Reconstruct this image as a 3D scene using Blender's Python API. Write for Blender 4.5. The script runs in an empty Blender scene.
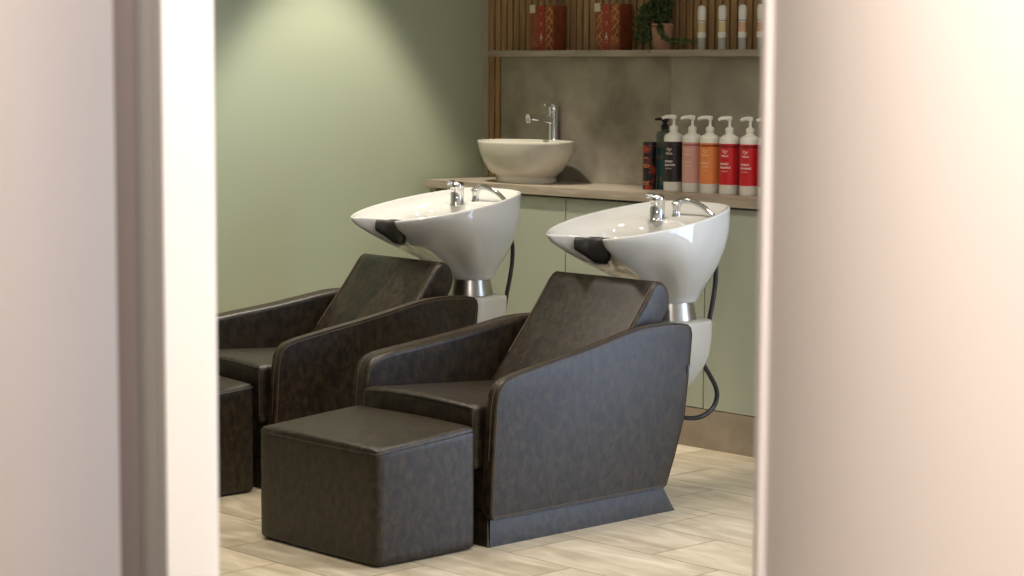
import bpy, bmesh, math, random
from mathutils import Vector, Matrix
random.seed(7)
S = bpy.context.scene
C = S.collection
PI = math.pi

# ------------------------------------------------------------------ camera, world, lights, exposure
H = 1.43
FPX = 2147.7
ROWS = ((0.68572864, 0.72784352, 0.00447649),
        (-0.07732657, 0.06673407, 0.99476991),
        (-0.7237381, 0.68248837, -0.10204311))
r_, u_, f_ = [Vector(v) for v in ROWS]
cam = bpy.data.objects.new('camera', bpy.data.cameras.new('camera'))
C.objects.link(cam)
cam.matrix_world = Matrix(((r_.x, u_.x, -f_.x, 0), (r_.y, u_.y, -f_.y, 0), (r_.z, u_.z, -f_.z, H), (0, 0, 0, 1)))
cam.data.sensor_width = 36
cam.data.lens = FPX * 36 / 1024
cam.data.clip_start = 0.05
cam.data.dof.use_dof = True
cam.data.dof.focus_distance = 7.1
cam.data.dof.aperture_fstop = 6.0
S.camera = cam

S.view_settings.view_transform = 'Standard'
S.view_settings.look = 'None'
S.view_settings.gamma = 1
S.view_settings.use_curve_mapping = False
S.view_settings.exposure = 0.0

W = bpy.data.worlds.new('world'); S.world = W; W.use_nodes = True
W.node_tree.nodes['Background'].inputs[0].default_value = (1.0, 0.93, 0.82, 1)
W.node_tree.nodes['Background'].inputs[1].default_value = 0.14


def lamp(name, kind, loc, target, power, col, size=0.2, size_y=None, spot=None, blend=0.6):
    l = bpy.data.lights.new(name, kind); l.energy = power; l.color = col
    if kind == 'AREA':
        l.shape = 'RECTANGLE' if size_y else 'DISK'
        l.size = size
        if size_y: l.size_y = size_y
    if kind == 'SPOT':
        l.spot_size = math.radians(spot); l.spot_blend = blend; l.shadow_soft_size = size
    o = bpy.data.objects.new(name, l); C.objects.link(o)
    o.location = loc
    o.rotation_euler = (Vector(target) - Vector(loc)).to_track_quat('-Z', 'Y').to_euler()
    return o


WARM = (1.0, 0.90, 0.77)
# recessed ceiling downlights of the salon
for i, (x, y, p) in enumerate(((-6.1, 4.3, 20), (-4.9, 4.95, 22), (-3.6, 4.9, 24), (-5.4, 3.6, 22), (-3.8, 3.4, 22))):
    lamp('downlight', 'SPOT', (x, y, 2.62), (x, y, 0), p * 3.3, WARM, 0.11, spot=110, blend=0.8)
lamp('downlight_grazing_left_wall', 'SPOT', (-6.45, 5.47, 2.66), (-6.45, 5.47, 0), 165, (1.0, 0.93, 0.80), 0.05, spot=67, blend=0.38)
# daylight through the window of the right hand wall
lamp('window_daylight', 'AREA', (-2.55, 6.50, 1.2), (-2.55, 0, 1.2), 100, (0.58, 0.73, 1.0), 1.9, 2.2)
# hallway lamp above and behind the camera
lamp('hallway_light', 'AREA', (-0.88, 0.67, 2.55), (-1.1, 0.95, 0.6), 58, (1.0, 0.97, 0.945), 0.4)


# ------------------------------------------------------------------ materials
def srgb(r, g, b):
    def f(c):
        c /= 255
        return c / 12.92 if c <= 0.04045 else ((c + 0.055) / 1.055) ** 2.4
    return (f(r), f(g), f(b), 1)


def mat(name, col, rough=0.5, metal=0.0, coat=0.0, trans=0.0, ior=1.5, spec=None):
    m = bpy.data.materials.new(name); m.use_nodes = True
    b = m.node_tree.nodes['Principled BSDF']
    b.inputs['Base Color'].default_value = col
    b.inputs['Roughness'].default_value = rough
    b.inputs['Metallic'].default_value = metal
    b.inputs['Coat Weight'].default_value = coat
    b.inputs['Coat Roughness'].default_value = 0.05
    b.inputs['Transmission Weight'].default_value = trans
    b.inputs['IOR'].default_value = ior
    if spec is not None: b.inputs['Specular IOR Level'].default_value = spec
    return m


def nd(m, t, **kw):
    n = m.node_tree.nodes.new(t)
    for k, v in kw.items():
        if hasattr(n, k): setattr(n, k, v)
        else: n.inputs[k.replace('_', ' ')].default_value = v
    return n


def lk(m, a, b): m.node_tree.links.new(a, b)


def bsdf(m): return m.node_tree.nodes['Principled BSDF']


def mottled(m, c1, c2, scale, detail=6, lo=0.35, hi=0.65, stretch=(1, 1, 1), bump=0.0, bscale=200, coords='Object', distort=0.0):
    tc = nd(m, 'ShaderNodeTexCoord'); mp = nd(m, 'ShaderNodeMapping')
    mp.inputs['Scale'].default_value = stretch
    lk(m, tc.outputs[coords], mp.inputs['Vector'])
    n = nd(m, 'ShaderNodeTexNoise'); n.inputs['Scale'].default_value = scale; n.inputs['Detail'].default_value = detail
    n.inputs['Distortion'].default_value = distort
    lk(m, mp.outputs[0], n.inputs['Vector'])
    r = nd(m, 'ShaderNodeValToRGB')
    r.color_ramp.elements[0].position = lo; r.color_ramp.elements[0].color = c1
    r.color_ramp.elements[1].position = hi; r.color_ramp.elements[1].color = c2
    lk(m, n.outputs['Fac'], r.inputs['Fac']); lk(m, r.outputs['Color'], bsdf(m).inputs['Base Color'])
    if bump:
        n2 = nd(m, 'ShaderNodeTexNoise'); n2.inputs['Scale'].default_value = bscale; n2.inputs['Detail'].default_value = 3
        lk(m, mp.outputs[0], n2.inputs['Vector'])
        bp = nd(m, 'ShaderNodeBump'); bp.inputs['Strength'].default_value = bump; bp.inputs['Distance'].default_value = 0.002
        lk(m, n2.outputs['Fac'], bp.inputs['Height']); lk(m, bp.outputs[0], bsdf(m).inputs['Normal'])
    return r


M = {}
M['leather'] = mat('leather', (0, 0, 0, 1), 0.40, spec=0.5)
mottled(M['leather'], srgb(19, 14, 8), srgb(57, 45, 29), 46, 15, 0.36, 0.72, bump=0.3, bscale=300, distort=0.5, stretch=(1, 1, 0.7))
M['stitch'] = mat('stitch', srgb(98, 80, 60), 0.6)
M['porcelain'] = mat('porcelain', srgb(210, 209, 204), 0.08, coat=0.6)
M['sink_white'] = mat('sink_white', srgb(208, 202, 188), 0.12, coat=0.4)
M['chrome'] = mat('chrome', (0.75, 0.75, 0.75, 1), 0.07, 1.0)
M['steel'] = mat('steel', (0.5, 0.47, 0.43, 1), 0.28, 1.0)
M['rubber'] = mat('rubber', srgb(22, 20, 19), 0.35)
M['black_pad'] = mat('black_pad', srgb(26, 22, 20), 0.4)
M['white_plastic'] = mat('white_plastic', srgb(184, 180, 168), 0.3)
M['green_wall'] = mat('green_wall', srgb(176, 183, 158), 0.42)
M['green_door'] = mat('green_door', srgb(164, 169, 152), 0.5)
M['cab_body'] = mat('cab_body', srgb(120, 112, 98), 0.6)
M['concrete'] = mat('concrete', (0, 0, 0, 1), 0.55)
mottled(M['concrete'], srgb(128, 120, 104), srgb(174, 165, 148), 6, 9, 0.32, 0.70, distort=0.3)
M['concrete_lit'] = mat('concrete_lit', (0, 0, 0, 1), 0.55)  # same concrete, with the brighter light on the right panel painted in
mottled(M['concrete_lit'], srgb(150, 141, 124), srgb(186, 177, 160), 4.5, 8, 0.3, 0.7, distort=0.3)
M['plinth'] = mat('plinth', (0, 0, 0, 1), 0.55)
mottled(M['plinth'], srgb(130, 118, 102), srgb(160, 147, 130), 7, 8, 0.3, 0.7)
M['worktop'] = mat('worktop', (0, 0, 0, 1), 0.4)
mottled(M['worktop'], srgb(146, 133, 117), srgb(176, 162, 144), 12, 8, 0.3, 0.7, stretch=(0.5, 1, 4))
M['slat'] = mat('slat', (0, 0, 0, 1), 0.5)
mottled(M['slat'], srgb(148, 114, 72), srgb(184, 148, 102), 14, 6, 0.3, 0.7, stretch=(4, 4, 0.4))
M['slat_back'] = mat('slat_back', srgb(52, 34, 20), 0.8)
M['beige_trim'] = mat('beige_trim', srgb(178, 166, 146), 0.5)
M['pump_white'] = mat('pump_white', srgb(240, 236, 224), 0.3)
M['red_label'] = mat('red_label', srgb(206, 34, 40), 0.35)
M['orange_label'] = mat('orange_label', srgb(232, 138, 72), 0.35)
M['pink_label'] = mat('pink_label', srgb(214, 160, 148), 0.35)
M['black_label'] = mat('black_label', srgb(44, 36, 40), 0.35)
M['band_red'] = mat('band_red', srgb(120, 20, 26), 0.35)
M['band_orange'] = mat('band_orange', srgb(150, 62, 30), 0.35)
M['band_pink'] = mat('band_pink', srgb(176, 96, 96), 0.35)
M['band_black'] = mat('band_black', srgb(60, 50, 54), 0.35)
M['print_white'] = mat('print_white', srgb(238, 224, 214), 0.5)
M['print_faint'] = mat('print_faint', srgb(236, 196, 160), 0.5)
M['teal_glass'] = mat('teal_glass', srgb(52, 84, 84), 0.2, coat=0.3)
M['dark_glass'] = mat('dark_glass', srgb(88, 92, 80), 0.2)
M['black_gloss'] = mat('black_gloss', srgb(20, 18, 18), 0.25)
M['carton'] = mat('carton', (0, 0, 0, 1), 0.4)
rr = mottled(M['carton'], srgb(26, 20, 24), srgb(196, 70, 40), 26, 3, 0.5, 0.72, stretch=(1, 1, 1.2))
M['red_box'] = mat('red_box', (0, 0, 0, 1), 0.5)
mottled(M['red_box'], srgb(116, 54, 30), srgb(152, 80, 48), 20, 4)
M['red_strip'] = mat('red_strip', srgb(158, 48, 24), 0.5)
M['gold'] = mat('gold', srgb(226, 168, 84), 0.35, 0.4)
M['tag'] = mat('tag', srgb(214, 200, 178), 0.5)
M['terracotta'] = mat('terracotta', srgb(178, 134, 108), 0.7)
M['soil'] = mat('soil', srgb(50, 36, 26), 0.9)
M['leaf'] = mat('leaf', (0, 0, 0, 1), 0.55)
mottled(M['leaf'], srgb(44, 58, 26), srgb(84, 102, 50), 40, 2)
M['cream_label'] = mat('cream_label', srgb(222, 200, 150), 0.4)
M['peach_label'] = mat('peach_label', srgb(228, 180, 140), 0.4)
M['clear'] = mat('clear', srgb(226, 222, 214), 0.08, trans=0.35, ior=1.3)
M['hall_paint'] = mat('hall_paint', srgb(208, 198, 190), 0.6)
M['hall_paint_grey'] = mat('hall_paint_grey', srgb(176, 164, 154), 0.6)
M['frame_white'] = mat('frame_white', srgb(240, 236, 230), 0.4)
M['frame_grey'] = mat('frame_grey', srgb(124, 117, 110), 0.5)
M['hall_edge'] = mat('hall_edge', srgb(228, 218, 212), 0.5)
M['grey_band'] = mat('grey_band', srgb(160, 152, 142), 0.5)
M['gap_shade'] = mat('gap_shade', srgb(112, 100, 95), 0.6)  # dark tone standing for the shade in a recessed gap
M['ceiling'] = mat('ceiling', srgb(220, 212, 196), 0.8)
M['lens'] = mat('lens', srgb(240, 236, 228), 0.4)


def floor_material():
    m = mat('floor_tiles', (0.5, 0.4, 0.3, 1), 0.38)
    tc = nd(m, 'ShaderNodeTexCoord'); sx = nd(m, 'ShaderNodeSeparateXYZ'); lk(m, tc.outputs['Object'], sx.inputs[0])

    def mt(op, a, b=None, c=None):
        n = nd(m, 'ShaderNodeMath'); n.operation = op
        for i, v in enumerate((a, b, c)):
            if v is None: continue
            if isinstance(v, (int, float)): n.inputs[i].default_value = v
            else: lk(m, v, n.inputs[i])
        return n.outputs[0]
    ry = mt('DIVIDE', mt('SUBTRACT', sx.outputs['Y'], 4.288), 0.293)
    row = mt('FLOOR', ry); fy = mt('SUBTRACT', ry, row)
    rx = mt('DIVIDE', mt('ADD', mt('ADD', sx.outputs['X'], 4.558), mt('MULTIPLY', row, 0.266)), 0.572)
    cx = mt('FLOOR', rx); fx = mt('SUBTRACT', rx, cx)
    dy = mt('MULTIPLY', mt('MINIMUM', fy, mt('SUBTRACT', 1, fy)), 0.293)
    dx = mt('MULTIPLY', mt('MINIMUM', fx, mt('SUBTRACT', 1, fx)), 0.572)
    d = mt('MINIMUM', dx, dy)
    g = mt('LESS_THAN', d, 0.0021)
    cmb = nd(m, 'ShaderNodeCombineXYZ'); lk(m, cx, cmb.inputs[0]); lk(m, row, cmb.inputs[1])
    wn = nd(m, 'ShaderNodeTexWhiteNoise'); wn.noise_dimensions = '3D'; lk(m, cmb.outputs[0], wn.inputs['Vector'])
    # veined travertine look stretched along the tile, shifted per tile
    mp = nd(m, 'ShaderNodeMapping'); mp.inputs['Scale'].default_value = (1.3, 5, 1)
    add = nd(m, 'ShaderNodeVectorMath'); add.operation = 'ADD'
    sc = nd(m, 'ShaderNodeVectorMath'); sc.operation = 'SCALE'; sc.inputs['Scale'].default_value = 9
    lk(m, wn.outputs['Color'], sc.inputs[0]); lk(m, tc.outputs['Object'], add.inputs[0]); lk(m, sc.outputs[0], add.inputs[1])
    lk(m, add.outputs[0], mp.inputs['Vector'])
    n = nd(m, 'ShaderNodeTexNoise'); n.inputs['Scale'].default_value = 2.6; n.inputs['Detail'].default_value = 8; n.inputs['Distortion'].default_value = 0.8
    lk(m, mp.outputs[0], n.inputs['Vector'])
    r = nd(m, 'ShaderNodeValToRGB')
    r.color_ramp.elements[0].position = 0.3; r.color_ramp.elements[0].color = srgb(174, 159, 133)
    r.color_ramp.elements[1].position = 0.7; r.color_ramp.elements[1].color = srgb(216, 204, 180)
    lk(m, n.outputs['Fac'], r.inputs['Fac'])
    hsv = nd(m, 'ShaderNodeHueSaturation'); lk(m, r.outputs[0], hsv.inputs['Color'])
    lk(m, mt('ADD', mt('MULTIPLY', wn.outputs['Value'], 0.12), 0.93), hsv.inputs['Value'])
    mix = nd(m, 'ShaderNodeMix'); mix.data_type = 'RGBA'
    lk(m, g, mix.inputs['Factor']); lk(m, hsv.outputs[0], mix.inputs['A']); mix.inputs['B'].default_value = srgb(124, 100, 74)
    lk(m, mix.outputs['Result'], bsdf(m).inputs['Base Color'])
    return m


M['floor'] = floor_material()


# ------------------------------------------------------------------ object helpers
def empty(name, loc=(0, 0, 0), rz=0.0):
    o = bpy.data.objects.new(name, None); C.objects.link(o)
    o.location = loc; o.rotation_euler = (0, 0, rz); o.empty_display_size = 0.1
    return o


def tag(o, label=None, cat=None, group=None, kind=None):
    if label: o['label'] = label
    if cat: o['category'] = cat
    if group: o['group'] = group
    if kind: o['kind'] = kind
    return o


def obj(name, bm, m, parent=None, smooth=True, loc=None, rz=0.0):
    me = bpy.data.meshes.new(name)
    bmesh.ops.recalc_face_normals(bm, faces=bm.faces)
    bm.to_mesh(me); bm.free()
    ms = m if isinstance(m, (list, tuple)) else [m]
    for k in ms: me.materials.append(M[k])
    if smooth:
        me.polygons.foreach_set('use_smooth', [True] * len(me.polygons))
        me.set_sharp_from_angle(angle=math.radians(50))
    o = bpy.data.objects.new(name, me); C.objects.link(o)
    if parent: o.parent = parent
    if loc: o.location = loc
    o.rotation_euler = (0, 0, rz)
    return o


def children(o): return [c for c in bpy.data.objects if c.parent == o]


def copy_tree(o, parent=None):
    c = o.copy(); C.objects.link(c); c.parent = parent
    for ch in children(o): copy_tree(ch, c)
    return c


def box(bm, x0, x1, y0, y1, z0, z1, mi=0, bev=0.0, seg=2):
    vs = [bm.verts.new((x, y, z)) for x in (x0, x1) for y in (y0, y1) for z in (z0, z1)]
    fs = [(0, 1, 3, 2), (4, 6, 7, 5), (0, 4, 5, 1), (2, 3, 7, 6), (0, 2, 6, 4), (1, 5, 7, 3)]
    faces = [bm.faces.new([vs[i] for i in f]) for f in fs]
    for f in faces: f.material_index = mi
    if bev:
        es = list({e for f in faces for e in f.edges})
        bmesh.ops.bevel(bm, geom=es, offset=bev, segments=seg, affect='EDGES', clamp_overlap=True)
    return faces


def B(x0, x1, y0, y1, z0, z1, bev=0.0):
    bm = bmesh.new(); box(bm, x0, x1, y0, y1, z0, z1, 0, bev); return bm


def soft_box(hx, hy, hz, r, n=14, deform=None):
    """rounded box centred on the origin; deform maps a point to a point"""
    bm = bmesh.new(); cache = {}

    def ss(i): return -1 + 2 * i / n

    def vert(p):
        k = tuple(round(c, 5) for c in p)
        if k in cache: return cache[k]
        # concentrate samples near edges
        q = [math.copysign(1 - (1 - abs(c)) ** 1.8, c) for c in p]
        P = Vector((q[0] * hx, q[1] * hy, q[2] * hz))
        I = Vector((max(-hx + r, min(hx - r, P.x)), max(-hy + r, min(hy - r, P.y)), max(-hz + r, min(hz - r, P.z))))
        d = P - I
        if d.length > 1e-9: P = I + d.normalized() * r
        if deform: P = Vector(deform(P))
        v = bm.verts.new(P); cache[k] = v; return v
    for ax in range(3):
        for s in (-1, 1):
            for i in range(n):
                for j in range(n):
                    quad = []
                    for a, b in ((i, j), (i + 1, j), (i + 1, j + 1), (i, j + 1)):
                        p = [0, 0, 0]; p[ax] = s; p[(ax + 1) % 3] = ss(a); p[(ax + 2) % 3] = ss(b)
                        quad.append(vert(p))
                    if len(set(quad)) >= 3:
                        try: bm.faces.new(quad)
                        except ValueError: pass
    return bm


def catmull(pts, n=8, closed=False):
    out = []; N = len(pts); P = [Vector(p) for p in pts]
    rng = N if closed else N - 1
    for i in range(rng):
        if closed: a, b, c, d = P[(i - 1) % N], P[i], P[(i + 1) % N], P[(i + 2) % N]
        else: a, b, c, d = P[max(i - 1, 0)], P[i], P[i + 1], P[min(i + 2, N - 1)]
        for k in range(n):
            t = k / n
            out.append(0.5 * ((2 * b) + (c - a) * t + (2 * a - 5 * b + 4 * c - d) * t * t + (3 * b - a - 3 * c + d) * t ** 3))
    if not closed: out.append(P[-1])
    return out


def tube(bm, pts, r, sides=10, mi=0, caps=True):
    """r may be a number or a list of radii"""
    pts = [Vector(p) for p in pts]; rings = []
    T = (pts[1] - pts[0]).normalized()
    N = T.cross(Vector((0, 0, 1)))
    if N.length < 1e-3: N = T.cross(Vector((1, 0, 0)))
    N.normalize()
    for i, p in enumerate(pts):
        t = (pts[min(i + 1, len(pts) - 1)] - pts[max(i - 1, 0)]).normalized()
        N = (N - t * N.dot(t)).normalized(); Bn = t.cross(N)
        rr = r[i] if isinstance(r, (list, tuple)) else r
        rings.append([bm.verts.new(p + (N * math.cos(a) + Bn * math.sin(a)) * rr) for a in [2 * PI * k / sides for k in range(sides)]])
    for a, b in zip(rings, rings[1:]):
        for k in range(sides):
            f = bm.faces.new((a[k], a[(k + 1) % sides], b[(k + 1) % sides], b[k])); f.material_index = mi
    if caps:
        for rg in (rings[0], rings[-1]):
            f = bm.faces.new(rg); f.material_index = mi


def lathe(bm, prof, c=(0, 0, 0), sides=32, mi=None, sx=1, sy=1):
    """prof: list of (radius, z[, material index of the band above])"""
    rings = []
    for p in prof:
        r, z = p[0], p[1]
        if r < 1e-6: rings.append([bm.verts.new((c[0], c[1], c[2] + z))])
        else: rings.append([bm.verts.new((c[0] + r * sx * math.cos(2 * PI * k / sides), c[1] + r * sy * math.sin(2 * PI * k / sides), c[2] + z)) for k in range(sides)])
    for i, (a, b) in enumerate(zip(rings, rings[1:])):
        m_ = prof[i][2] if len(prof[i]) > 2 else 0
        for k in range(sides):
            k2 = (k + 1) % sides
            if len(a) == 1 and len(b) == 1: continue
            if len(a) == 1: f = bm.faces.new((a[0], b[k], b[k2]))
            elif len(b) == 1: f = bm.faces.new((a[k], a[k2], b[0]))
            else: f = bm.faces.new((a[k], a[k2], b[k2], b[k]))
            f.material_index = m_


def round_poly(pts, n=5):
    """pts: (y, z, radius) -> rounded outline"""
    out = []; N = len(pts)
    for i in range(N):
        p = Vector(pts[i][:2]); a = Vector(pts[i - 1][:2]); b = Vector(pts[(i + 1) % N][:2]); r = pts[i][2]
        if r <= 0: out.append(p); continue
        u = (a - p); v = (b - p); lu, lv = u.length, v.length; u.normalize(); v.normalize()
        ang = u.angle(v); t = min(r / math.tan(ang / 2), lu * 0.48, lv * 0.48)
        s, e = p + u * t, p + v * t
        for k in range(n + 1):
            q = k / n
            out.append(s * (1 - q) ** 2 + p * 2 * q * (1 - q) + e * q * q)
    return out


def slab(outline, x0, x1, r0, r1, seg=5, bulge=0.0):
    """outline in (y,z), extruded x0..x1 with edges rounded r0 at x0 and r1 at x1"""
    N = len(outline); nrm = []
    area = sum(outline[i - 1].x * outline[i].y - outline[i].x * outline[i - 1].y for i in range(N))
    sgn = 1 if area > 0 else -1
    for i in range(N):
        t = (outline[(i + 1) % N] - outline[i - 1]).normalized()
        nrm.append(Vector((t.y, -t.x)) * sgn)
    bm = bmesh.new(); rings = []
    layers = []
    for k in range(seg + 1):
        a = PI / 2 * k / seg; layers.append((x0 + r0 * (1 - math.sin(a)), r0 * (1 - math.cos(a))))
    for k in range(seg + 1):
        a = PI / 2 * k / seg; layers.append((x1 - r1 * (1 - math.cos(a)), r1 * (1 - math.sin(a))))
    layers = [(x0 + r0 * (1 - math.cos(PI / 2 * k / seg)), r0 * (1 - math.sin(PI / 2 * k / seg))) for k in range(seg + 1)] + \
             [(x1 - r1 * (1 - math.sin(PI / 2 * k / seg)), r1 * (1 - math.cos(PI / 2 * k / seg))) for k in range(seg + 1)]
    for x, ins in layers:
        rings.append([bm.verts.new((x, p.x - n.x * ins, p.y - n.y * ins)) for p, n in zip(outline, nrm)])
    for a, b in zip(rings, rings[1:]):
        for k in range(N): bm.faces.new((a[k], a[(k + 1) % N], b[(k + 1) % N], b[k]))
    bm.faces.new(rings[0]); bm.faces.new(rings[-1])
    return bm


def struct(name, bm, m, smooth=False):
    o = obj(name, bm, m, None, smooth); o['kind'] = 'structure'; return o


# ------------------------------------------------------------------ the setting
XL = -6.975          # green wall
YB = 6.40           # face of the slatted cladding
YF = 6.03           # cabinet fronts
ZC = 0.955          # counter top
struct('floor', B(-7.1, 1.2, -1.6, 6.6, -0.05, 0), 'floor')
struct('ceiling', B(-7.1, 1.2, -1.6, 6.6, 2.7, 2.78), 'ceiling')
struct('wall_left', B(XL - 0.12, XL, -1.6, 6.6, 0, 2.7), 'green_wall')
struct('wall_back', B(XL, -4.28, YB + 0.018, YB + 0.15, 0, 2.7), 'slat_back')
bm = bmesh.new()
box(bm, -4.28, -3.54, YB + 0.018, YB + 0.15, 0, 2.7); box(bm, -1.56, -1.2, YB + 0.018, YB + 0.15, 0, 2.7); box(bm, -3.54, -1.56, YB + 0.018, YB + 0.15, 2.35, 2.7)
box(bm, -3.54, -1.56, YB + 0.018, YB + 0.15, 0, 0.05)
struct('wall_back_right', bm, 'ceiling')
# side wall, and the floor-length window in the back wall past the end of the counter
struct('wall_right', B(-1.2, -1.08, 2.5, 6.6, 0, 2.7), 'ceiling')
bm = bmesh.new()
for a, b in ((-3.54, -3.49), (-2.575, -2.525), (-1.61, -1.56)): box(bm, a, b, YB + 0.03, YB + 0.09, 0.05, 2.35)
box(bm, -3.49, -1.61, YB + 0.03, YB + 0.09, 0.05, 0.11); box(bm, -3.49, -1.61, YB + 0.03, YB + 0.09, 2.29, 2.35)
struct('window_1', bm, 'frame_white')

# slatted wooden cladding
bm = bmesh.new()
pitch = 0.0385; x = -6.938
while x < -4.7:
    box(bm, x, x + 0.028, YB, YB + 0.018, ZC if x < -6.86 else 1.44, 2.7, 0, 0.002, 1); x += pitch
struct('trim_1', bm, 'slat')
struct('trim_2', B(XL, -6.943, YB - 0.004, YB + 0.018, ZC, 2.7), 'beige_trim')

# splash backs
XS = -5.821
o = obj('splashback', B(-6.85, XS, YB - 0.012, YB + 0.0175, ZC, 1.475, 0.001), 'concrete')
tag(o, 'grey concrete-look splashback panel behind the round white sink', 'splashback')
o = obj('splashback', B(XS, -4.7, YB - 0.045, YB + 0.0175, ZC, 1.475, 0.001), 'concrete_lit')
tag(o, 'grey splashback panel, brighter light painted into its colour, behind the row of pump bottles', 'splashback')

# counter: plinth, cabinets, top
struct('baseboard_back', B(-6.91, -4.3, YF, YB + 0.018, 0, 0.15), 'plinth')
o = obj('countertop', B(-6.91, -4.3, YF - 0.02, YB + 0.0175, ZC - 0.035, ZC, 0.002), 'worktop')
tag(o, 'long beige stone-look countertop along the slatted wall', 'countertop')
o = obj('end_panel', B(-6.91, -6.872, YF, YB + 0.0175, 0.15, ZC - 0.035, 0.001), 'beige_trim')
tag(o, 'narrow beige end panel under the countertop at green wall', 'panel')
cab_labels = ['sage green cabinet door unit behind the left wash basin',
              'sage green cabinet door unit behind the right wash basin and its chair',
              'sage green cabinet unit beside the doorway edge, right of the hose']
for i in range(3):
    x0 = -6.828 + 0.744 * i; x1 = x0 + 0.744
    c = empty('base_cabinet', (x0, YF, 0.15)); tag(c, cab_labels[i], 'cabinet', 'green cabinets under the countertop')
    bm = bmesh.new()
    box(bm, 0.001, 0.018, 0.02, 0.33, 0, 0.77); box(bm, 0.726, 0.743, 0.02, 0.33, 0, 0.77)
    box(bm, 0.018, 0.726, 0.31, 0.33, 0, 0.77); box(bm, 0.018, 0.726, 0.02, 0.31, 0, 0.018); box(bm, 0.018, 0.726, 0.02, 0.31, 0.752, 0.77)
    obj('cabinet_body', bm, 'cab_body', c, False)
    obj('door', B(0.0022, 0.7418, 0, 0.019, 0.003, 0.762, 0.001), 'green_door', c, False)

# wall shelf
XSH = -6.811
o = obj('wall_shelf', B(XSH, -4.7, 6.27, YB, 1.476, 1.503, 0.0015), 'worktop')
tag(o, 'long narrow beige shelf on the slatted wall above the counter', 'shelf')

# ------------------------------------------------------------------ partition and hallway around the camera
RV = Vector((0.6857, 0.7278, 0)).normalized(); FV = Vector((-0.7278, 0.6857, 0)).normalized()


def hall(name, lat0, lat1, d0, d1, m, z0=0.0, z1=2.7, bev=0.004):
    bm = B(lat0, lat1, d0, d1, z0, z1, bev)
    me = bpy.data.objects
    o = struct(name, bm, m, True)
    o.matrix_world = Matrix(((RV.x, FV.x, 0, 0), (RV.y, FV.y, 0, 0), (0, 0, 1, 0), (0, 0, 0, 1)))
    return o


# ------------------------------------------------------------------ backwash unit
def arc_outline():
    # front corner is a broad curve: handled with an explicit arc
    pts = [Vector(p) for p in ((0.036, 0.081), (0.026, 0.088), (0.021, 0.105), (0.024, 0.16), (0.029, 0.26), (0.036, 0.37), (0.040, 0.42), (0.047, 0.458),
                               (0.060, 0.482), (0.082, 0.499), (0.120, 0.510), (0.17, 0.519), (0.225, 0.528), (0.30, 0.541), (0.376, 0.553), (0.46, 0.568), (0.531, 0.582), (0.59, 0.594),
                               (0.637, 0.603), (0.69, 0.610), (0.745, 0.613), (0.80, 0.613), (0.857, 0.610), (0.890, 0.604), (0.906, 0.592), (0.912, 0.570),
                               (0.905, 0.50), (0.895, 0.42), (0.879, 0.303), (0.835, 0.18), (0.803, 0.104), (0.797, 0.090), (0.784, 0.081))]
    return pts


BY = 4.27           # world y of the chair front in the calibration
BX = -4.975


def rim_points():
    half = [(0, 5.594), (0.060, 5.592), (0.112, 5.584), (0.165, 5.564), (0.203, 5.52), (0.230, 5.455), (0.250, 5.38), (0.258, 5.29), (0.247, 5.185), (0.221, 5.10),
            (0.188, 5.04), (0.150, 4.997), (0.125, 4.987), (0.108, 5.010), (0.089, 5.047), (0.052, 5.096), (0, 5.115)]
    dip = [0] * 11 + [0.0, 0.002, 0.006, 0.014, 0.026, 0.032]
    pts = []
    for (x, y), d in zip(half, dip): pts.append((x, y, 0.877 + 0.15 * (y - 5) - d))
    full = pts + [(-x, y, z) for x, y, z in reversed(pts[1:-1])]
    return full


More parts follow.
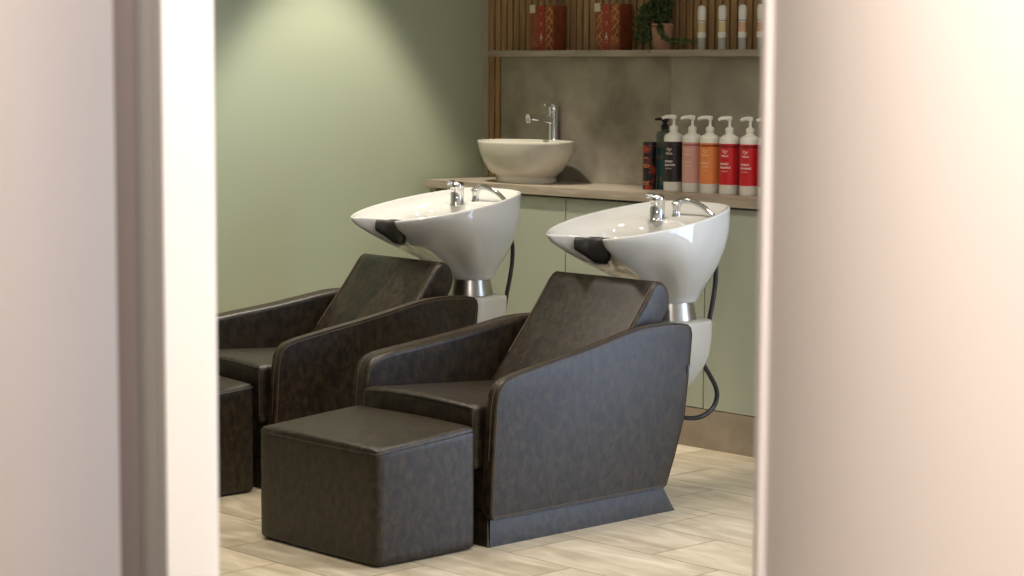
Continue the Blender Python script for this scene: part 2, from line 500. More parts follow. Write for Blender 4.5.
def make_basin(parent):
    ctrl = rim_points()
    rim = catmull(ctrl, 6, True); N = len(rim)
    ox = -0.01
    cy = 5.46
    bm = bmesh.new(); rings = []

    def ring(f):
        rings.append([bm.verts.new(Vector((p.x + ox, p.y - BY, p.z))) for p in [f(i, q) for i, q in enumerate(rim)]])
    base_z = 0.632

    def base_pt(q):
        a = math.atan2(q.y - cy + 0.13, q.x)
        return Vector((0.088 * math.cos(a), cy + 0.088 * math.sin(a), base_z))
    tab_b = [(0, 0), (0.04, 0.02), (0.14, 0.20), (0.3, 0.5), (0.45, 0.72), (0.6, 0.88), (0.75, 0.97), (0.88, 1.0), (1, 1.0)]
    tab_f = [(0, 0), (0.04, 0.02), (0.14, 0.11), (0.3, 0.27), (0.45, 0.45), (0.6, 0.64), (0.75, 0.81), (0.88, 0.945), (0.94, 0.98), (1, 1.0)]

    tab_n = [(0, 0), (0.04, 0.02), (0.14, 0.12), (0.3, 0.28), (0.45, 0.50), (0.56, 0.78), (0.63, 0.93), (0.70, 0.99), (0.80, 1.0), (1, 1.0)]

    def ev(tab, t):
        for (a, b), (c, d) in zip(tab, tab[1:]):
            if t <= c: return b + (d - b) * (t - a) / (c - a)
        return 1.0

    def front(q):
        s = (5.30 - q.y) / 0.25
        s = max(0, min(1, s)); return s * s * (3 - 2 * s)
    # base cap, outside, rim, inside
    lv = [0, 0.03, 0.08, 0.14, 0.2, 0.28, 0.36, 0.44, 0.52, 0.6, 0.68, 0.76, 0.84, 0.9, 0.95, 0.985]
    for t in lv:
        def f(i, q, t=t):
            b = base_pt(q); w = front(q); nw = (max(0, min(1, 1 - (abs(q.x) - 0.06) / 0.06)) if q.y < 5.2 else 0)
            h = ev(tab_b, t) * (1 - w) + (ev(tab_f, t) * (1 - nw) + ev(tab_n, t) * nw) * w
            return Vector((b.x + (q.x - b.x) * h, b.y + (q.y - b.y) * h, base_z + (q.z - base_z) * t))
        ring(f)

    def inward(i, q, d, dz):
        t = (rim[(i + 1) % N] - rim[i - 1]); n = Vector((-t.y, t.x, 0)).normalized()
        c = Vector((0, 5.3, 0)) - q
        if n.dot(Vector((c.x, c.y, 0))) < 0: n = -n
        if abs(q.x) < 0.13 and q.y < 5.1: n = Vector((0, 1, 0)) * 0.8 + n * 0.2
        return q + n * d + Vector((0, 0, dz))
    ring(lambda i, q: inward(i, q, 0.001, 0.002))
    ring(lambda i, q: inward(i, q, 0.005, 0.004))
    ring(lambda i, q: inward(i, q, 0.010, 0.001))
    ring(lambda i, q: inward(i, q, 0.014, -0.008))

    def mixp(i, q, s, drop, cy0=5.30):
        dz = drop * (1 - 0.6 * front(q) * (1 if abs(q.x) < 0.13 else 0.3))
        return Vector((q.x * s, cy0 + (q.y - cy0) * s, q.z - dz))
    ring(lambda i, q: mixp(i, q, 0.905, 0.018))
    ring(lambda i, q: mixp(i, q, 0.87, 0.030))

    def ell(i, q, rx, ry, z, c=5.29):
        a = math.atan2((q.y - 5.27) / 1.15, q.x)
        return Vector((rx * math.cos(a), c + ry * math.sin(a), z))
    ring(lambda i, q: ell(i, q, 0.190, 0.135, 0.882 + 0.075 * max(0, (q.y - 5.2)) - 0.060 * front(q)))
    ring(lambda i, q: ell(i, q, 0.178, 0.126, 0.860 - 0.045 * front(q)))
    ring(lambda i, q: ell(i, q, 0.158, 0.112, 0.800 - 0.01 * front(q)))
    ring(lambda i, q: ell(i, q, 0.110, 0.08, 0.765))
    ring(lambda i, q: ell(i, q, 0.030, 0.030, 0.752))
    for a, b in zip(rings, rings[1:]):
        for k in range(N): bm.faces.new((a[k], a[(k + 1) % N], b[(k + 1) % N], b[k]))
    bm.faces.new(rings[0]); bm.faces.new(rings[-1])
    basin = obj('basin', bm, 'porcelain', parent)
    basin.data.set_sharp_from_angle(angle=math.radians(80))
    # drain
    bm = bmesh.new(); lathe(bm, [(0, 0.757), (0.024, 0.757), (0.027, 0.754), (0.027, 0.750), (0, 0.750)], (ox, 5.275 - BY, 0), 20)
    obj('drain', bm, 'chrome', basin)
    # neck rest: a padded saddle that wraps over the notch
    idx = [i for i, q in enumerate(rim) if abs(q.x) <= 0.082 and q.y < 5.2]
    idx.sort(key=lambda i: rim[i].x)
    bm = bmesh.new(); rr = []
    for n_, i in enumerate(idx):
        q = rim[i]; e = min(n_, len(idx) - 1 - n_) / (len(idx) * 0.32); e = min(1, e); e = 0.45 + 0.55 * e
        t = (rim[(i + 1) % N] - rim[i - 1]); nn = Vector((t.y, -t.x, 0)).normalized()
        if nn.y > 0: nn = -nn
        nn = (nn + Vector((0, -1.2, 0))).normalized()
        up = Vector((0, 0, 1)); c = q + Vector((ox, -BY, 0)) - nn * 0.001 - up * (0.008 + 0.030 * e)
        prof = []
        for k in range(16):
            a = 2 * PI * k / 16
            prof.append(bm.verts.new(c + nn * (0.012 * math.cos(a)) * (1.0) + (up + nn * -0.10) * ((0.004 + 0.040 * e) * math.sin(a))))
        rr.append(prof)
    for a, b in zip(rr, rr[1:]):
        for k in range(16): bm.faces.new((a[k], a[(k + 1) % 16], b[(k + 1) % 16], b[k]))
    bm.faces.new(rr[0]); bm.faces.new(rr[-1])
    obj('neck_rest', bm, 'black_pad', basin)
    # mixer tap
    mx, my, mz = -5.027 - BX, 5.425 - BY, 0.908
    bm = bmesh.new()
    lathe(bm, [(0, 0), (0.030, 0), (0.030, 0.004), (0.0265, 0.007), (0.0262, 0.058), (0.0268, 0.060), (0.0255, 0.0615), (0.027, 0.063), (0.0272, 0.078), (0.025, 0.086), (0.017, 0.091), (0, 0.092)], (mx, my, mz), 28)
    tap = obj('mixer_tap', bm, 'chrome', basin)
    bm = bmesh.new()
    tube(bm, catmull([(mx - 0.004, my - 0.006, mz + 0.080), (mx - 0.010, my - 0.024, mz + 0.087), (mx - 0.014, my - 0.040, mz + 0.086)], 5), [0.013, 0.0125, 0.012, 0.0115, 0.011, 0.0105, 0.01, 0.0098, 0.0095, 0.009, 0.007], 12)
    obj('lever', bm, 'chrome', tap)
    # hand shower lying in an arc over the deck
    sx, sy, sz = -5.000 - BX, 5.495 - BY, 0.914
    bm = bmesh.new()
    lathe(bm, [(0, 0), (0.018, 0), (0.018, 0.012), (0.015, 0.016), (0.0145, 0.036), (0.018, 0.045), (0.018, 0.054), (0.010, 0.061), (0, 0.062)], (sx, sy, sz), 20)
    path = catmull([(sx + 0.0, sy, sz + 0.05), (sx + 0.03, sy + 0.002, sz + 0.064), (sx + 0.075, sy + 0.004, sz + 0.060), (sx + 0.13, sy + 0.006, sz + 0.038), (sx + 0.175, sy + 0.004, sz + 0.008), (sx + 0.19, sy, sz - 0.02)], 5)
    tube(bm, path, [0.012 - 0.005 * k / (len(path) - 1) for k in range(len(path))], 12)
    obj('hand_shower', bm, 'chrome', basin)
    return basin


def seam(pts, r=0.0013, closed=False):
    bm = bmesh.new(); tube(bm, pts + ([pts[0]] if closed else []), r, 6); return bm


def make_unit():
    root = empty('backwash_chair', (BX, BY, 0))
    # base plinth, flared at the foot
    bm = bmesh.new()
    top = [(-0.316, 0.03), (0.318, 0.03), (0.318, 0.795), (-0.316, 0.795)]
    bot = [(-0.334, 0.013), (0.336, 0.013), (0.336, 0.838), (-0.334, 0.838)]
    tv = [bm.verts.new((x, y, 0.092)) for x, y in top]; bv = [bm.verts.new((x, y, 0.0)) for x, y in bot]
    mv = [bm.verts.new((x, y, 0.004)) for x, y in bot]
    for A, Bq in ((bv, mv), (mv, tv)):
        for k in range(4): bm.faces.new((A[k], A[(k + 1) % 4], Bq[(k + 1) % 4], Bq[k]))
    bm.faces.new(tv); bm.faces.new(bv)
    bmesh.ops.bevel(bm, geom=[e for e in bm.edges if abs((e.verts[0].co - e.verts[1].co).z) > 0.05], offset=0.006, segments=2, affect='EDGES')
    obj('plinth', bm, 'leather', root)
    # body box between the arms, front apron
    obj('seat_apron', B(-0.258, 0.280, 0.045, 0.72, 0.09, 0.27, 0.01), 'leather', root)
    out_r = arc_outline()
    # the far armrest is a little lower towards the back
    out_l = [p.copy() for p in out_r]
    for p in out_l:
        if p.y > 0.38:
            w = max(0, min(1, (p.x - 0.12) / 0.5))
            p.y -= 0.022 * w * min(1, (p.y - 0.38) / 0.1); p.y += 0.008 * (1 - w) * min(1, (p.y - 0.38) / 0.1)
    for s in (1, -1):
        OX = 0.335 if s > 0 else 0.333
        out = out_r if s > 0 else out_l
        bm = slab(out, OX - (0.050 if s > 0 else 0.066), OX, 0.018, 0.006, 6)
        if s < 0: bmesh.ops.scale(bm, vec=(-1, 1, 1), verts=bm.verts)
        arm = obj('armrest', bm, 'leather', root)
        # piping line near the outer edge, and stitch line along the inner edge
        N = len(out)
        def off(d, x):
            P = []
            for i in range(N):
                t = (out[(i + 1) % N] - out[i - 1]).normalized(); n = Vector((-t.y, t.x))
                # outline is clockwise in (y,z): inward normal
                area = sum(out[k - 1].x * out[k].y - out[k].x * out[k - 1].y for k in range(N))
                if area < 0: n = -n
                q = out[i] + n * d; P.append((s * (x - 0.335 + OX), q.x, q.y))
            return P
        obj('stitching', seam(off(0.008, 0.3354), 0.0012, True), 'stitch', arm)
        obj('piping', seam(off(0.0015, 0.3335), 0.0028, True), 'leather', arm)
        obj('stitching', seam([p for p in off(-0.0003, 0.318)][4:22], 0.0011), 'stitch', arm)
    # seat cushion
    def dseat(p):
        x, y, z = p
        t = (y + 0.31) / 0.62
        zz = z + (0.012 * (1 - (x / 0.265) ** 2) if z > 0 else 0) - 0.03 * max(0, t)
        if z > 0: zz += 0.006 * math.sin(x * 9) * t
        return (x, y + (0.008 * (1 - (x / 0.265) ** 2) if y < -0.29 else 0) * -1, zz)
    bm = soft_box(0.266, 0.31, 0.10, 0.022, 18, dseat)
    bmesh.ops.translate(bm, vec=(0.010, 0.318, 0.322), verts=bm.verts)
    seat = obj('seat', bm, 'leather', root)
    sf = [(x + 0.010, 0.0085 - 0.008 * (1 - (x / 0.265) ** 2), 0.4125 + 0.011 * (1 - (x / 0.265) ** 2)) for x in [-0.25 + 0.5 * k / 24 for k in range(25)]]
    obj('piping', seam(sf, 0.0030), 'leather', seat)
    for s in (-1, 1):
        obj('stitching', seam([(0.010 + s * 0.2575, 0.0105, z) for z in (0.25, 0.3, 0.35, 0.40)], 0.0012), 'stitch', seat)
    # reclined back cushion with a rolled top
    prof = [Vector(p) for p in ((0.53, 0.375), (0.62, 0.482), (0.70, 0.577), (0.76, 0.650), (0.795, 0.694), (0.812, 0.718), (0.828, 0.733), (0.848, 0.740), (0.868, 0.736), (0.885, 0.722),
                                (0.897, 0.698), (0.900, 0.672), (0.893, 0.645), (0.875, 0.615), (0.84, 0.568), (0.77, 0.482), (0.69, 0.385), (0.64, 0.33), (0.56, 0.33))]
    bm = slab(prof, -0.250, 0.250, 0.030, 0.016, 6)
    
    back = obj('backrest', bm, 'leather', root)
    for s in (-1, 1):
        obj('stitching', seam([(0.238 if s > 0 else -0.224, p.x - 0.0012, p.y + 0.0012) for p in prof[1:8]], 0.0016), 'stitch', back)
    # pedestal: plastic shroud with chrome column
    bm = bmesh.new(); rings = []
    for z, hx, hy, yo in ((0.325, 0.07, 0.03, -0.04), (0.332, 0.088, 0.046, -0.035), (0.36, 0.105, 0.062, -0.02), (0.40, 0.120, 0.080, -0.005), (0.445, 0.130, 0.096, 0.005), (0.50, 0.133, 0.101, 0.01), (0.555, 0.134, 0.103, 0.01), (0.567, 0.133, 0.102, 0.01), (0.571, 0.129, 0.098, 0.01)):
        ring = []
        for k in range(40):
            a = 2 * PI * k / 40; ca, sa = math.cos(a), math.sin(a); e = 0.5
            ring.append(bm.verts.new((-0.01 + hx * math.copysign(abs(ca) ** e, ca), 1.175 + yo + hy * math.copysign(abs(sa) ** e, sa), z)))
        rings.append(ring)
    for a, b in zip(rings, rings[1:]):
        for k in range(40): bm.faces.new((a[k], a[(k + 1) % 40], b[(k + 1) % 40], b[k]))
    bm.faces.new(rings[0]); bm.faces.new(rings[-1])
    # arm that ties the shroud to the chair base
    ped = obj('pedestal_shroud', bm, 'white_plastic', root)
    obj('support_bracket', B(-0.12, 0.04, 0.70, 1.14, 0.20, 0.40, 0.012), 'white_plastic', root)
    obj('back_panel', B(-0.258, 0.280, 0.735, 0.775, 0.09, 0.42, 0.008), 'leather', root)
    bm = bmesh.new()
    lathe(bm, [(0, 0.568), (0.090, 0.568), (0.088, 0.575), (0.083, 0.60), (0.077, 0.632), (0.074, 0.655), (0, 0.655)], (-0.01, 5.455 - BY, 0), 36)
    obj('column', bm, 'steel', root)
    make_basin(root)
    # black shower hose looping out behind the bowl
    P = [(0.045, 1.245, 0.84), (0.05, 1.30, 0.82), (0.055, 1.338, 0.77), (0.055, 1.342, 0.70), (0.055, 1.33, 0.63), (0.052, 1.315, 0.56), (0.05, 1.30, 0.48), (0.05, 1.285, 0.42),
         (0.052, 1.315, 0.375), (0.056, 1.345, 0.33), (0.058, 1.355, 0.29), (0.056, 1.335, 0.25), (0.05, 1.285, 0.225), (0.045, 1.22, 0.225), (0.04, 1.15, 0.245)]
    bm = bmesh.new(); tube(bm, catmull(P, 5), 0.0085, 10)
    obj('hose', bm, 'rubber', root)
    obj('tilt_button', B(0.325, 0.338, 0.885, 0.899, 0.44, 0.475, 0.003), 'black_gloss', root)
    return root


unit = make_unit()
tag(unit, 'dark leather backwash chair with white basin, nearer the doorway on the right', 'salon chair', 'salon backwash chairs in front of the counter')
unit2 = copy_tree(unit)
A2 = math.radians(-3.2)
unit2.location = (-5.760 - 0.335 * math.cos(A2), 4.305 - 0.335 * math.sin(A2), 0); unit2.rotation_euler = (0, 0, A2)
# the farther seat stands slightly askew to its own wash column
W2 = Matrix.Translation((-6.055, 4.286, 0)) @ Matrix.Rotation(math.radians(-1.5), 4, 'Z')
U2 = Matrix.Translation(unit2.location) @ Matrix.Rotation(A2, 4, 'Z')
for ch in children(unit2):
    if ch.name.split('.')[0] in ('basin', 'column', 'pedestal_shroud', 'hose', 'support_bracket'):
        ch.matrix_local = U2.inverted() @ W2
    if ch.name.startswith('backrest'): ch.location = (-0.008, -0.022, -0.013)
tag(unit2, 'dark leather backwash chair with white basin, farther one beside the green wall', 'salon chair')


def make_ottoman():
    root = empty('footstool', (-4.930, 4.050, 0))

    def d(p):
        x, y, z = p
        zz = z + 0.174
        if z > 0: zz += (y + 0.19) / 0.38 * 0.024 * (z / 0.15) + 0.004 * (1 - (x / 0.26) ** 2)
        bx = 0.004 * (1 - (y / 0.17) ** 2) if abs(x) > 0.26 else 0
        by = 0.004 * (1 - (x / 0.26) ** 2) if abs(y) > 0.17 else 0
        return (x + math.copysign(bx, x), y + math.copysign(by, y), zz)
    bm = soft_box(0.280, 0.191, 0.172, 0.018, 16, d)
    cush = obj('cushion_body', bm, 'leather', root)
    e = 0.0125
    path = []
    loop = [(-0.280 + e, -0.191), (0.280 - e, -0.191), (0.280, -0.191 + e), (0.280, 0.191 - e), (0.280 - e, 0.191), (-0.280 + e, 0.191), (-0.280, 0.191 - e), (-0.280, -0.191 + e)]
    pp = []
    for i, (x, y) in enumerate(loop):
        x2, y2 = loop[(i + 1) % len(loop)]
        n = 10 if (Vector((x, y)) - Vector((x2, y2))).length > 0.1 else 2
        for k in range(n):
            q = k / n; X = x + (x2 - x) * q; Y = y + (y2 - y) * q
            X += math.copysign(0.003 * (1 - (Y / 0.188) ** 2), X) if abs(X) > 0.27 else 0
            Y += math.copysign(0.003 * (1 - (X / 0.26) ** 2), Y) if abs(Y) > 0.18 else 0
            pp.append((X * 0.999, Y * 0.999, 0.331 + (Y + 0.19) / 0.38 * 0.0265))
    obj('piping', seam(pp, 0.0030, True), 'leather', cush)
    return root


ott = make_ottoman()
tag(ott, 'dark brown leather cube footstool standing in front of the right chair', 'footstool', 'leather footstools')
ott2 = copy_tree(ott)
ott2.location = (-6.078, 4.095, 0); ott2.rotation_euler = (0, 0, math.radians(-3))
tag(ott2, 'dark brown leather footstool cut off by the left door frame', 'footstool', 'leather footstools')

# ------------------------------------------------------------------ things on the counter
SX, SY = -6.462, 6.168
sink = empty('vessel_sink', (SX, SY, ZC))
tag(sink, 'round white ceramic vessel sink standing on the countertop', 'sink')
bm = bmesh.new()
a_, b_ = 1.0, 0.90
lathe(bm, [(0, 0), (0.122, 0), (0.125, 0.004), (0.124, 0.024), (0.130, 0.030), (0.158, 0.054), (0.182, 0.092), (0.197, 0.130), (0.204, 0.162), (0.205, 0.170), (0.202, 0.174), (0.197, 0.172),
           (0.192, 0.155), (0.178, 0.105), (0.150, 0.066), (0.100, 0.044), (0.03, 0.038), (0, 0.038)], (0, 0, 0), 64, sx=1.165, sy=0.80)
obj('bowl', bm, 'sink_white', sink)
bm = bmesh.new(); lathe(bm, [(0, 0.0385), (0.03, 0.0385), (0.03, 0.042), (0.022, 0.046), (0, 0.046)], (0, 0, 0), 24)
obj('drain', bm, 'chrome', sink)

fau = empty('basin_faucet', (-6.497, 6.362, ZC))
tag(fau, 'tall chrome faucet standing behind the round white sink', 'faucet')
bm = bmesh.new()
lathe(bm, [(0, 0), (0.026, 0), (0.026, 0.006), (0.0225, 0.009), (0.0215, 0.27), (0.0225, 0.275), (0.0225, 0.285), (0, 0.285)], (0, 0, 0), 28)
obj('body', bm, 'chrome', fau)
bm = bmesh.new()
tube(bm, [(0, -0.015, 0.256), (0, -0.06, 0.262), (0, -0.12, 0.268), (0, -0.150, 0.270)], [0.016, 0.015, 0.0135, 0.0125], 16)
sp = obj('spout', bm, 'chrome', fau)
bm = bmesh.new(); lathe(bm, [(0, 0), (0.013, 0), (0.0142, 0.006), (0.0142, 0.020), (0, 0.020)], (0, -0.142, 0.246), 18)
obj('aerator', bm, 'chrome', sp)
bm = bmesh.new()
lathe(bm, [(0, 0.286), (0.0225, 0.286), (0.024, 0.295), (0.0235, 0.313), (0.019, 0.322), (0, 0.324)], (0, 0, 0), 28)
box(bm, -0.007, 0.007, -0.052, 0.01, 0.314, 0.323, 0, 0.003)
obj('lever_handle', bm, 'chrome', fau)


def text_mesh(bm_target, s, height, place, mi=0, bold=0.0):
    """flat text turned into mesh; place(x, z) gives the 3d point"""
    cu = bpy.data.curves.new('t', 'FONT'); cu.body = s; cu.size = height; cu.align_x = 'CENTER'; cu.offset = bold
    ob = bpy.data.objects.new('t', cu); C.objects.link(ob)
    dg = bpy.context.evaluated_depsgraph_get()
    me = bpy.data.meshes.new_from_object(ob.evaluated_get(dg))
    vs = [bm_target.verts.new(place(v.co.x, v.co.y)) for v in me.vertices]
    for p in me.polygons:
        try: f = bm_target.faces.new([vs[i] for i in p.vertices]); f.material_index = mi
        except ValueError: pass
    bpy.data.objects.remove(ob); bpy.data.curves.remove(cu); bpy.data.meshes.remove(me)


LD = math.radians(-77)     # the way the labels face


def wrap(r):
    def place(x, z):
        a = LD + x / r
        return Vector((r * math.cos(a), r * math.sin(a), z))
    return place


def pump_bottle(x, y, lab, band, printm, name1, label, nozzle, r=0.0385):
    t = empty('pump_bottle', (x, y, ZC)); tag(t, label, 'bottle', 'white pump bottles on the countertop')
    bm = bmesh.new()
    lathe(bm, [(0, 0), (r - 0.003, 0), (r, 0.004), (r, 0.203), (r - 0.0005, 0.210), (r - 0.003, 0.216), (r - 0.010, 0.221), (0.019, 0.226), (0.015, 0.230), (0.014, 0.234), (0, 0.234)], (0, 0, 0), 36)
    b = obj('bottle_body', bm, 'pump_white', t)
    bm = bmesh.new()
    R = r + 0.0004
    lathe(bm, [(r - 0.001, 0.036), (R, 0.0362, 0), (R, 0.178, 1), (R, 0.186, 0), (R, 0.192, 0), (r - 0.001, 0.1922)], (0, 0, 0), 36)
    lb = obj('label', bm, [lab, band], b)
    bm = bmesh.new(); pl = wrap(R + 0.0003)
    for k in range(2):      # the wave-shaped emblem
        pts = [(-0.010 + 0.0205 * q / 10, 0.163 - 0.006 * k + 0.004 * math.sin(q / 10 * 2 * PI + k * 0.8) + 0.004 * q / 10) for q in range(11)]
        vs = []
        for (px, pz) in pts: vs.append((bm.verts.new(pl(px, pz + 0.0013)), bm.verts.new(pl(px, pz - 0.0013))))
        for a, c in zip(vs, vs[1:]): bm.faces.new((a[0], a[1], c[1], c[0]))
    text_mesh(bm, 'WELLA', 0.0095, lambda X, Z: pl(X, 0.143 + Z), bold=0.0003)
    text_mesh(bm, name1[0], 0.0105, lambda X, Z: pl(X - 0.002, 0.112 + Z), bold=0.0004)
    text_mesh(bm, name1[1], 0.0088, lambda X, Z: pl(X + 0.001, 0.099 + Z), bold=0.0004)
    text_mesh(bm, name1[2], 0.006, lambda X, Z: pl(X - 0.002, 0.086 + Z))
    obj('print', bm, printm, b, False)
    bm = bmesh.new()
    lathe(bm, [(0, 0.232), (0.0155, 0.232), (0.0165, 0.236), (0.0165, 0.249), (0.013, 0.252), (0.008, 0.255), (0.0052, 0.258), (0.0052, 0.276), (0.0095, 0.279), (0.0105, 0.290), (0.009, 0.294), (0, 0.295)], (0, 0, 0), 20)
    dx, dy = math.cos(nozzle), math.sin(nozzle)
    tube(bm, catmull([(0, 0, 0.288), (0.02 * dx, 0.02 * dy, 0.2885), (0.038 * dx, 0.038 * dy, 0.286), (0.047 * dx, 0.047 * dy, 0.281)], 4), [0.0082] * 4 + [0.0072] * 4 + [0.0062] * 4 + [0.0048], 12)
    obj('pump', bm, 'pump_white', t)
    return t


PB = [('black_label', 'band_black', 'print_white', ('INVIGO', 'AQUA PURE', 'SHAMPOO'), 'white pump bottle with a black label, leftmost of the pump bottles', 215),
      ('pink_label', 'band_pink', 'print_faint', ('INVIGO', 'COLOR', 'SHAMPOO'), 'white pump bottle with a pale pink label beside the black-labelled one', 238),
      ('orange_label', 'band_orange', 'print_faint', ('INVIGO', 'NUTRI', 'SHAMPOO'), 'white pump bottle with an orange label', 215),
      ('red_label', 'band_red', 'print_white', ('INVIGO', 'BRILLIANCE', 'SHAMPOO'), 'white pump bottle with a red label standing next to the orange one', 245),
      ('red_label', 'band_red', 'print_white', ('INVIGO', 'BRILLIANCE', 'SHAMPOO'), 'white pump bottle with a red label between two other red-labelled bottles', 262),
      ('red_label', 'band_red', 'print_white', ('INVIGO', 'BRILLIANCE', 'SHAMPOO'), 'red-labelled pump bottle mostly hidden by the right door edge', 230)]
for i, (lab, band, pm, nm, label, nz) in enumerate(PB):
    pump_bottle((-5.668, -5.574, -5.479, -5.3815, -5.283, -5.187)[i], 6.208 + 0.003 * math.sin(i * 2), lab, band, pm, nm, label, math.radians(nz))

# dark patterned carton and teal bottle
t = empty('hair_product_can', (-5.788, 6.20, ZC)); tag(t, 'short dark can with orange and red print, leftmost product on the countertop', 'can')
bm = bmesh.new(); lathe(bm, [(0, 0), (0.0255, 0), (0.027, 0.003), (0.027, 0.172), (0.0265, 0.175), (0, 0.175)], (0, 0, 0), 28)
b = obj('body', bm, 'carton', t)
bm = bmesh.new(); lathe(bm, [(0, 0.175), (0.0262, 0.175), (0.0262, 0.184), (0.023, 0.187), (0, 0.187)], (0, 0, 0), 28)
obj('lid', bm, 'black_gloss', t)
bm = bmesh.new(); pl = wrap(0.0274)
for k, (zz, w) in enumerate(((0.125, 0.022), (0.098, 0.03), (0.090, 0.026), (0.030, 0.03), (0.022, 0.024))):
    vs = []
    for q in range(7):
        X = -w / 2 + w * q / 6; vs.append((bm.verts.new(pl(X, zz + 0.0015 + 0.003 * math.sin(q * 2.1 + k))), bm.verts.new(pl(X, zz - 0.0015 + 0.003 * math.sin(q * 2.1 + k)))))
    for a, c in zip(vs, vs[1:]): bm.faces.new((a[0], a[1], c[1], c[0]))
obj('print', bm, 'orange_label', b, False)

t = empty('spray_bottle', (-5.766, 6.262, ZC)); tag(t, 'tall dark teal bottle with black spray head behind the dark can', 'bottle')
bm = bmesh.new()
lathe(bm, [(0, 0), (0.031, 0, 0), (0.033, 0.004, 0), (0.033, 0.035, 1), (0.033, 0.052, 0), (0.033, 0.12, 1), (0.033, 0.135, 0), (0.033, 0.165, 1), (0.033, 0.215, 1), (0.029, 0.226, 1), (0.014, 0.230, 0), (0.013, 0.236, 0), (0, 0.236)], (0, 0, 0), 30)
obj('bottle_body', bm, ['teal_glass', 'dark_glass'], t)
bm = bmesh.new()
lathe(bm, [(0, 0.236), (0.015, 0.236), (0.015, 0.252), (0.009, 0.256), (0.009, 0.264), (0.014, 0.268), (0.013, 0.285), (0, 0.287)], (0, 0, 0), 18)
tube(bm, [(0, 0, 0.276), (-0.02, -0.012, 0.276), (-0.034, -0.02, 0.274)], [0.007, 0.006, 0.0045], 10)
obj('spray_head', bm, 'black_gloss', t)

# ------------------------------------------------------------------ things on the shelf
ZS = 1.503


def gift_box(x0, x1, y0, lab, extra):
    w = x1 - x0; t = empty('gift_box', (x0, y0, ZS)); tag(t, lab, 'box', 'patterned boxes on the shelf')
    hgt = 0.186; dep = 0.075
    obj('carton', B(0, w, 0, dep, 0, hgt, 0.002), 'red_box', t)
    bm = bmesh.new(); box(bm, w * 0.36, w * 0.62, -0.0012, 0.0005, 0.0, hgt - 0.001)
    st = obj('front_strip', bm, 'red_strip', t, False)
    # gold line artwork
    rnd = random.Random(extra); bm = bmesh.new()
    segs = []
    for side in ((0.64, 0.97), (0.04, 0.34)):
        if side[0] < 0.1 and extra == 1: segs += [((0.06, 0.02), (0.28, 0.2)), ((0.2, 0.02), (0.34, 0.14))]; continue
        z = 0.02
        while z < 0.86:
            a = (side[0] + rnd.random() * 0.06, z); b = (side[1] - rnd.random() * 0.05, z + 0.16 + rnd.random() * 0.1)
            segs.append((a, b)); segs.append((b, (side[0] + rnd.random() * 0.2, min(0.92, b[1] + 0.12)))); 
            if rnd.random() < 0.7: segs.append((((a[0] + b[0]) / 2, (a[1] + b[1]) / 2), (side[1], max(0.02, a[1] - 0.02))))
            z += 0.2
    for (a, b) in segs:
        A = Vector((a[0] * w, -0.0012, a[1] * hgt)); Bq = Vector((b[0] * w, -0.0012, min(0.97, b[1]) * hgt))
        tube(bm, [A, Bq], 0.0013, 5)
    obj('gold_artwork', bm, 'gold', t, False)
    # white house-shaped emblem on the strip and small lettering bars above
    bm = bmesh.new(); cx = w * 0.49; y = -0.002

    def poly(ps): bm.faces.new([bm.verts.new((cx + a, y, b)) for a, b in ps])
    poly([(-0.0035, 0.062), (0.0035, 0.062), (0.0012, 0.072), (-0.0012, 0.072)])
    poly([(-0.0085, 0.040), (-0.0045, 0.040), (-0.0035, 0.060), (-0.0065, 0.054)])
    poly([(0.0085, 0.040), (0.0045, 0.040), (0.0035, 0.060), (0.0065, 0.054)])
    poly([(-0.0035, 0.050), (0.0035, 0.050), (0.0035, 0.060), (-0.0035, 0.060)])
    for zz, ww in ((0.030, 0.012), (0.104, 0.010), (0.112, 0.011), (0.152, 0.008)):
        poly([(-ww / 2, zz), (ww / 2, zz), (ww / 2, zz + 0.0022), (-ww / 2, zz + 0.0022)])
    obj('emblem', bm, 'tag', st, False)
    obj('white_tag', B(w * 0.02, w * 0.24, -0.004, -0.001, hgt * 0.84, hgt * 0.99 + 0.006), 'tag', t, False)
    return t


gift_box(-6.588, -6.446, 6.31, 'dark red gift box with gold lines, left one on the shelf', 1)
gift_box(-6.207, -6.064, 6.31, 'dark red gift box with gold lines, on the shelf next to the plant', 2)

# potted plant
pot = empty('potted_plant', (-5.854, 6.338, ZS)); tag(pot, 'green trailing plant in a pale pink pot on the shelf', 'plant')
bm = bmesh.new()
lathe(bm, [(0, 0), (0.034, 0), (0.036, 0.003), (0.045, 0.098), (0.0465, 0.102), (0.0455, 0.104), (0.042, 0.102), (0.040, 0.09), (0, 0.09)], (0, 0, 0), 32)
obj('pot', bm, 'terracotta', pot)
bm = bmesh.new(); lathe(bm, [(0.0405, 0.091), (0.02, 0.097), (0, 0.098)], (0, 0, 0), 20)
obj('soil', bm, 'soil', pot)
bm = bmesh.new(); rnd = random.Random(5)


def leaf(bm, p, d, l, w):
    d = d.normalized(); s = d.cross(Vector((rnd.uniform(-1, 1), rnd.uniform(-1, 1), 1))).normalized(); n = s.cross(d)
    pts = [p, p + d * l * 0.45 + s * w, p + d * l - n * l * 0.15, p + d * l * 0.45 - s * w]; mid = p + d * l * 0.5 + n * l * 0.12
    vs = [bm.verts.new(q) for q in pts]; m_ = bm.verts.new(mid)
    for k in range(4): bm.faces.new((vs[k], vs[(k + 1) % 4], m_))


def stem(bm, pts, n, l, w):
    path = catmull(pts, 6); tube(bm, path, 0.0012, 5)
    for k in range(n):
        q = path[min(len(path) - 1, int(len(path) * (0.08 + 0.92 * k / n)))]
        leaf(bm, q, Vector((rnd.uniform(-1, 1), rnd.uniform(-1, 1), rnd.uniform(-0.6, 0.8))), l * rnd.uniform(0.7, 1.2), w)


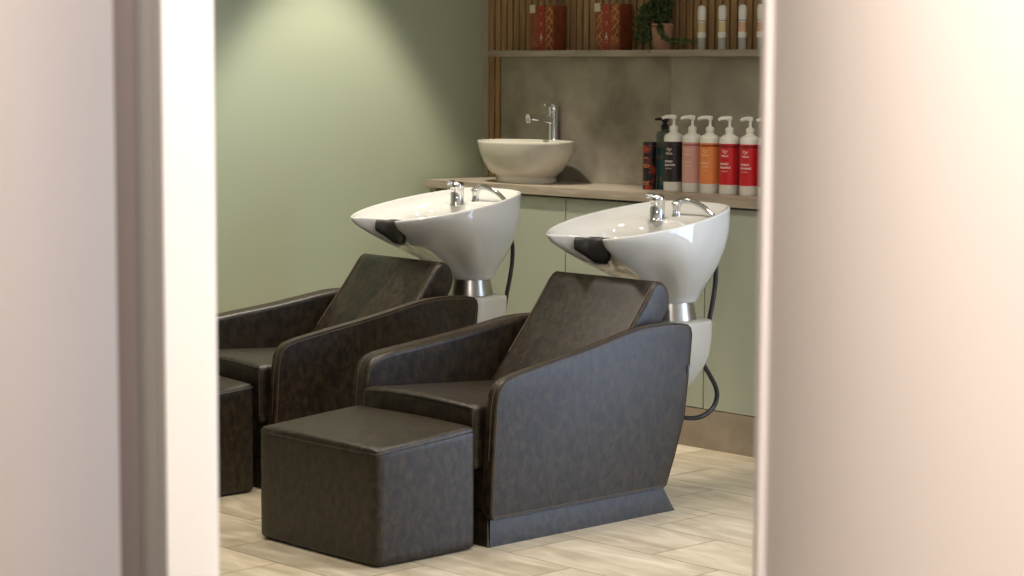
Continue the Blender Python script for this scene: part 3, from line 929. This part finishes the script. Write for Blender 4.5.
for k in range(46):          # upright bushy shoots
    a = rnd.uniform(0, 2 * PI); R = rnd.uniform(0.01, 0.07); hh = rnd.uniform(0.1, 0.26)
    stem(bm, [(0.02 * math.cos(a), 0.02 * math.sin(a), 0.095), (R * 0.7 * math.cos(a), R * 0.5 * math.sin(a), 0.095 + hh * 0.5), (R * math.cos(a), max(-0.06, min(0.055, R * math.sin(a))), 0.095 + hh)], 24, 0.016, 0.0062)
for k in range(24):          # left-hand curtain hanging beside the pot
    x = rnd.uniform(-0.115, -0.05); y = rnd.uniform(-0.05, 0.03)
    stem(bm, [(-0.02, 0, 0.1), (x * 0.6, y * 0.5, 0.17 + rnd.uniform(-0.02, 0.03)), (x, y, 0.13), (x * 1.05, y, rnd.uniform(0.01, 0.05))], 26, 0.017, 0.0062)
for k in range(15):          # trailing shoots to the right, over the shelf edge
    L = rnd.uniform(0.07, 0.19); y = -0.07 + rnd.uniform(-0.01, 0.02)
    stem(bm, [(0.02, -0.02, 0.1), (0.035, y * 0.9, 0.09), (0.045 + L * 0.2, y, 0.045), (0.04 + L, y, 0.012 + rnd.uniform(0.0, 0.03))], 18, 0.014, 0.005)
stem(bm, [(0.01, -0.03, 0.1), (0.0, -0.078, 0.08), (0.0, -0.082, 0.03), (0.0, -0.084, -0.012)], 16, 0.014, 0.005)
obj('foliage', bm, 'leaf', pot, False)

SPL = ['narrow white spray tube with cream band, leftmost tube beside the plant', 'narrow white spray tube with cream band, second tube from the plant',
       'narrow white spray tube with peach band, third tube from the plant', 'narrow white spray tube with peach band, cut off by the right door edge']
for i, x in enumerate((-5.653, -5.547, -5.444, -5.351)):
    t = empty('spray_tube', (x, 6.345, ZS)); tag(t, SPL[i], 'bottle', 'spray tubes on the shelf')
    bm = bmesh.new()
    lathe(bm, [(0, 0.0), (0.0149, 0.0), (0.0153, 0.002), (0.0149, 0.046), (0, 0.046)], (0, 0, 0), 24)
    obj('clear_cap', bm, 'clear', t)
    bm = bmesh.new(); lathe(bm, [(0, 0.006), (0.0045, 0.006), (0.0045, 0.030), (0.0081, 0.046), (0, 0.046)], (0, 0, 0), 16)
    obj('nozzle', bm, 'pump_white', t)
    bm = bmesh.new()
    bd = 1
    lathe(bm, [(0, 0.046), (0.0166, 0.046, 0), (0.0171, 0.048, 0), (0.0171, 0.066, 0), (0.0149, 0.069, 1), (0.0149, 0.106, 0), (0.0151, 0.110, 2), (0.0151, 0.114, 0), (0.0155, 0.118, 0), (0.0162, 0.135, 0), (0.0162, 0.155, 0), (0.0144, 0.166, 0), (0.0090, 0.172, 0), (0, 0.173)], (0, 0, 0), 24)
    obj('tube_body', bm, ['pump_white', 'cream_label' if i < 2 else 'peach_label', 'grey_band'], t)

# ------------------------------------------------------------------ doorway and hallway walls near the camera
ANG = math.atan2(RV.y, RV.x)


def hallbox(name, lat0, lat1, d0, d1, m, bev=0.004):
    o = struct(name, B(lat0, lat1, d0, d1, 0, 2.7, bev), m, True)
    o.rotation_euler = (0, 0, ANG)
    return o


f = FPX
D1 = 2.60
lat = lambda px, d: (px - 512) / f * d
hallbox('door_1', lat(162, D1), lat(214.5, D1), D1, D1 + 0.016, 'frame_white', 0.003)
hallbox('trim_3', lat(138, D1 - 0.02), lat(163, D1), D1 - 0.02, D1 + 0.09, 'frame_grey', 0.006)
hallbox('trim_4', lat(112, D1 - 0.02), lat(140, D1), D1 - 0.012, D1 + 0.09, 'gap_shade', 0.002)  # solid strip with the shade of the recessed gap put into its colour
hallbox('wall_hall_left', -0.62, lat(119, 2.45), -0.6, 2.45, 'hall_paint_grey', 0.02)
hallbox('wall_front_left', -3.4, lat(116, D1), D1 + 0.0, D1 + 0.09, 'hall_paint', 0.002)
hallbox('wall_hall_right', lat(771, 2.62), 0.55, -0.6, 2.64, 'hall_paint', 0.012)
hallbox('trim_5', lat(763, 2.62), lat(772, 2.62), 2.60, 2.66, 'hall_edge', 0.004)
hallbox('wall_front_right', 0.55, 1.25, D1, D1 + 0.09, 'hall_paint', 0.002)
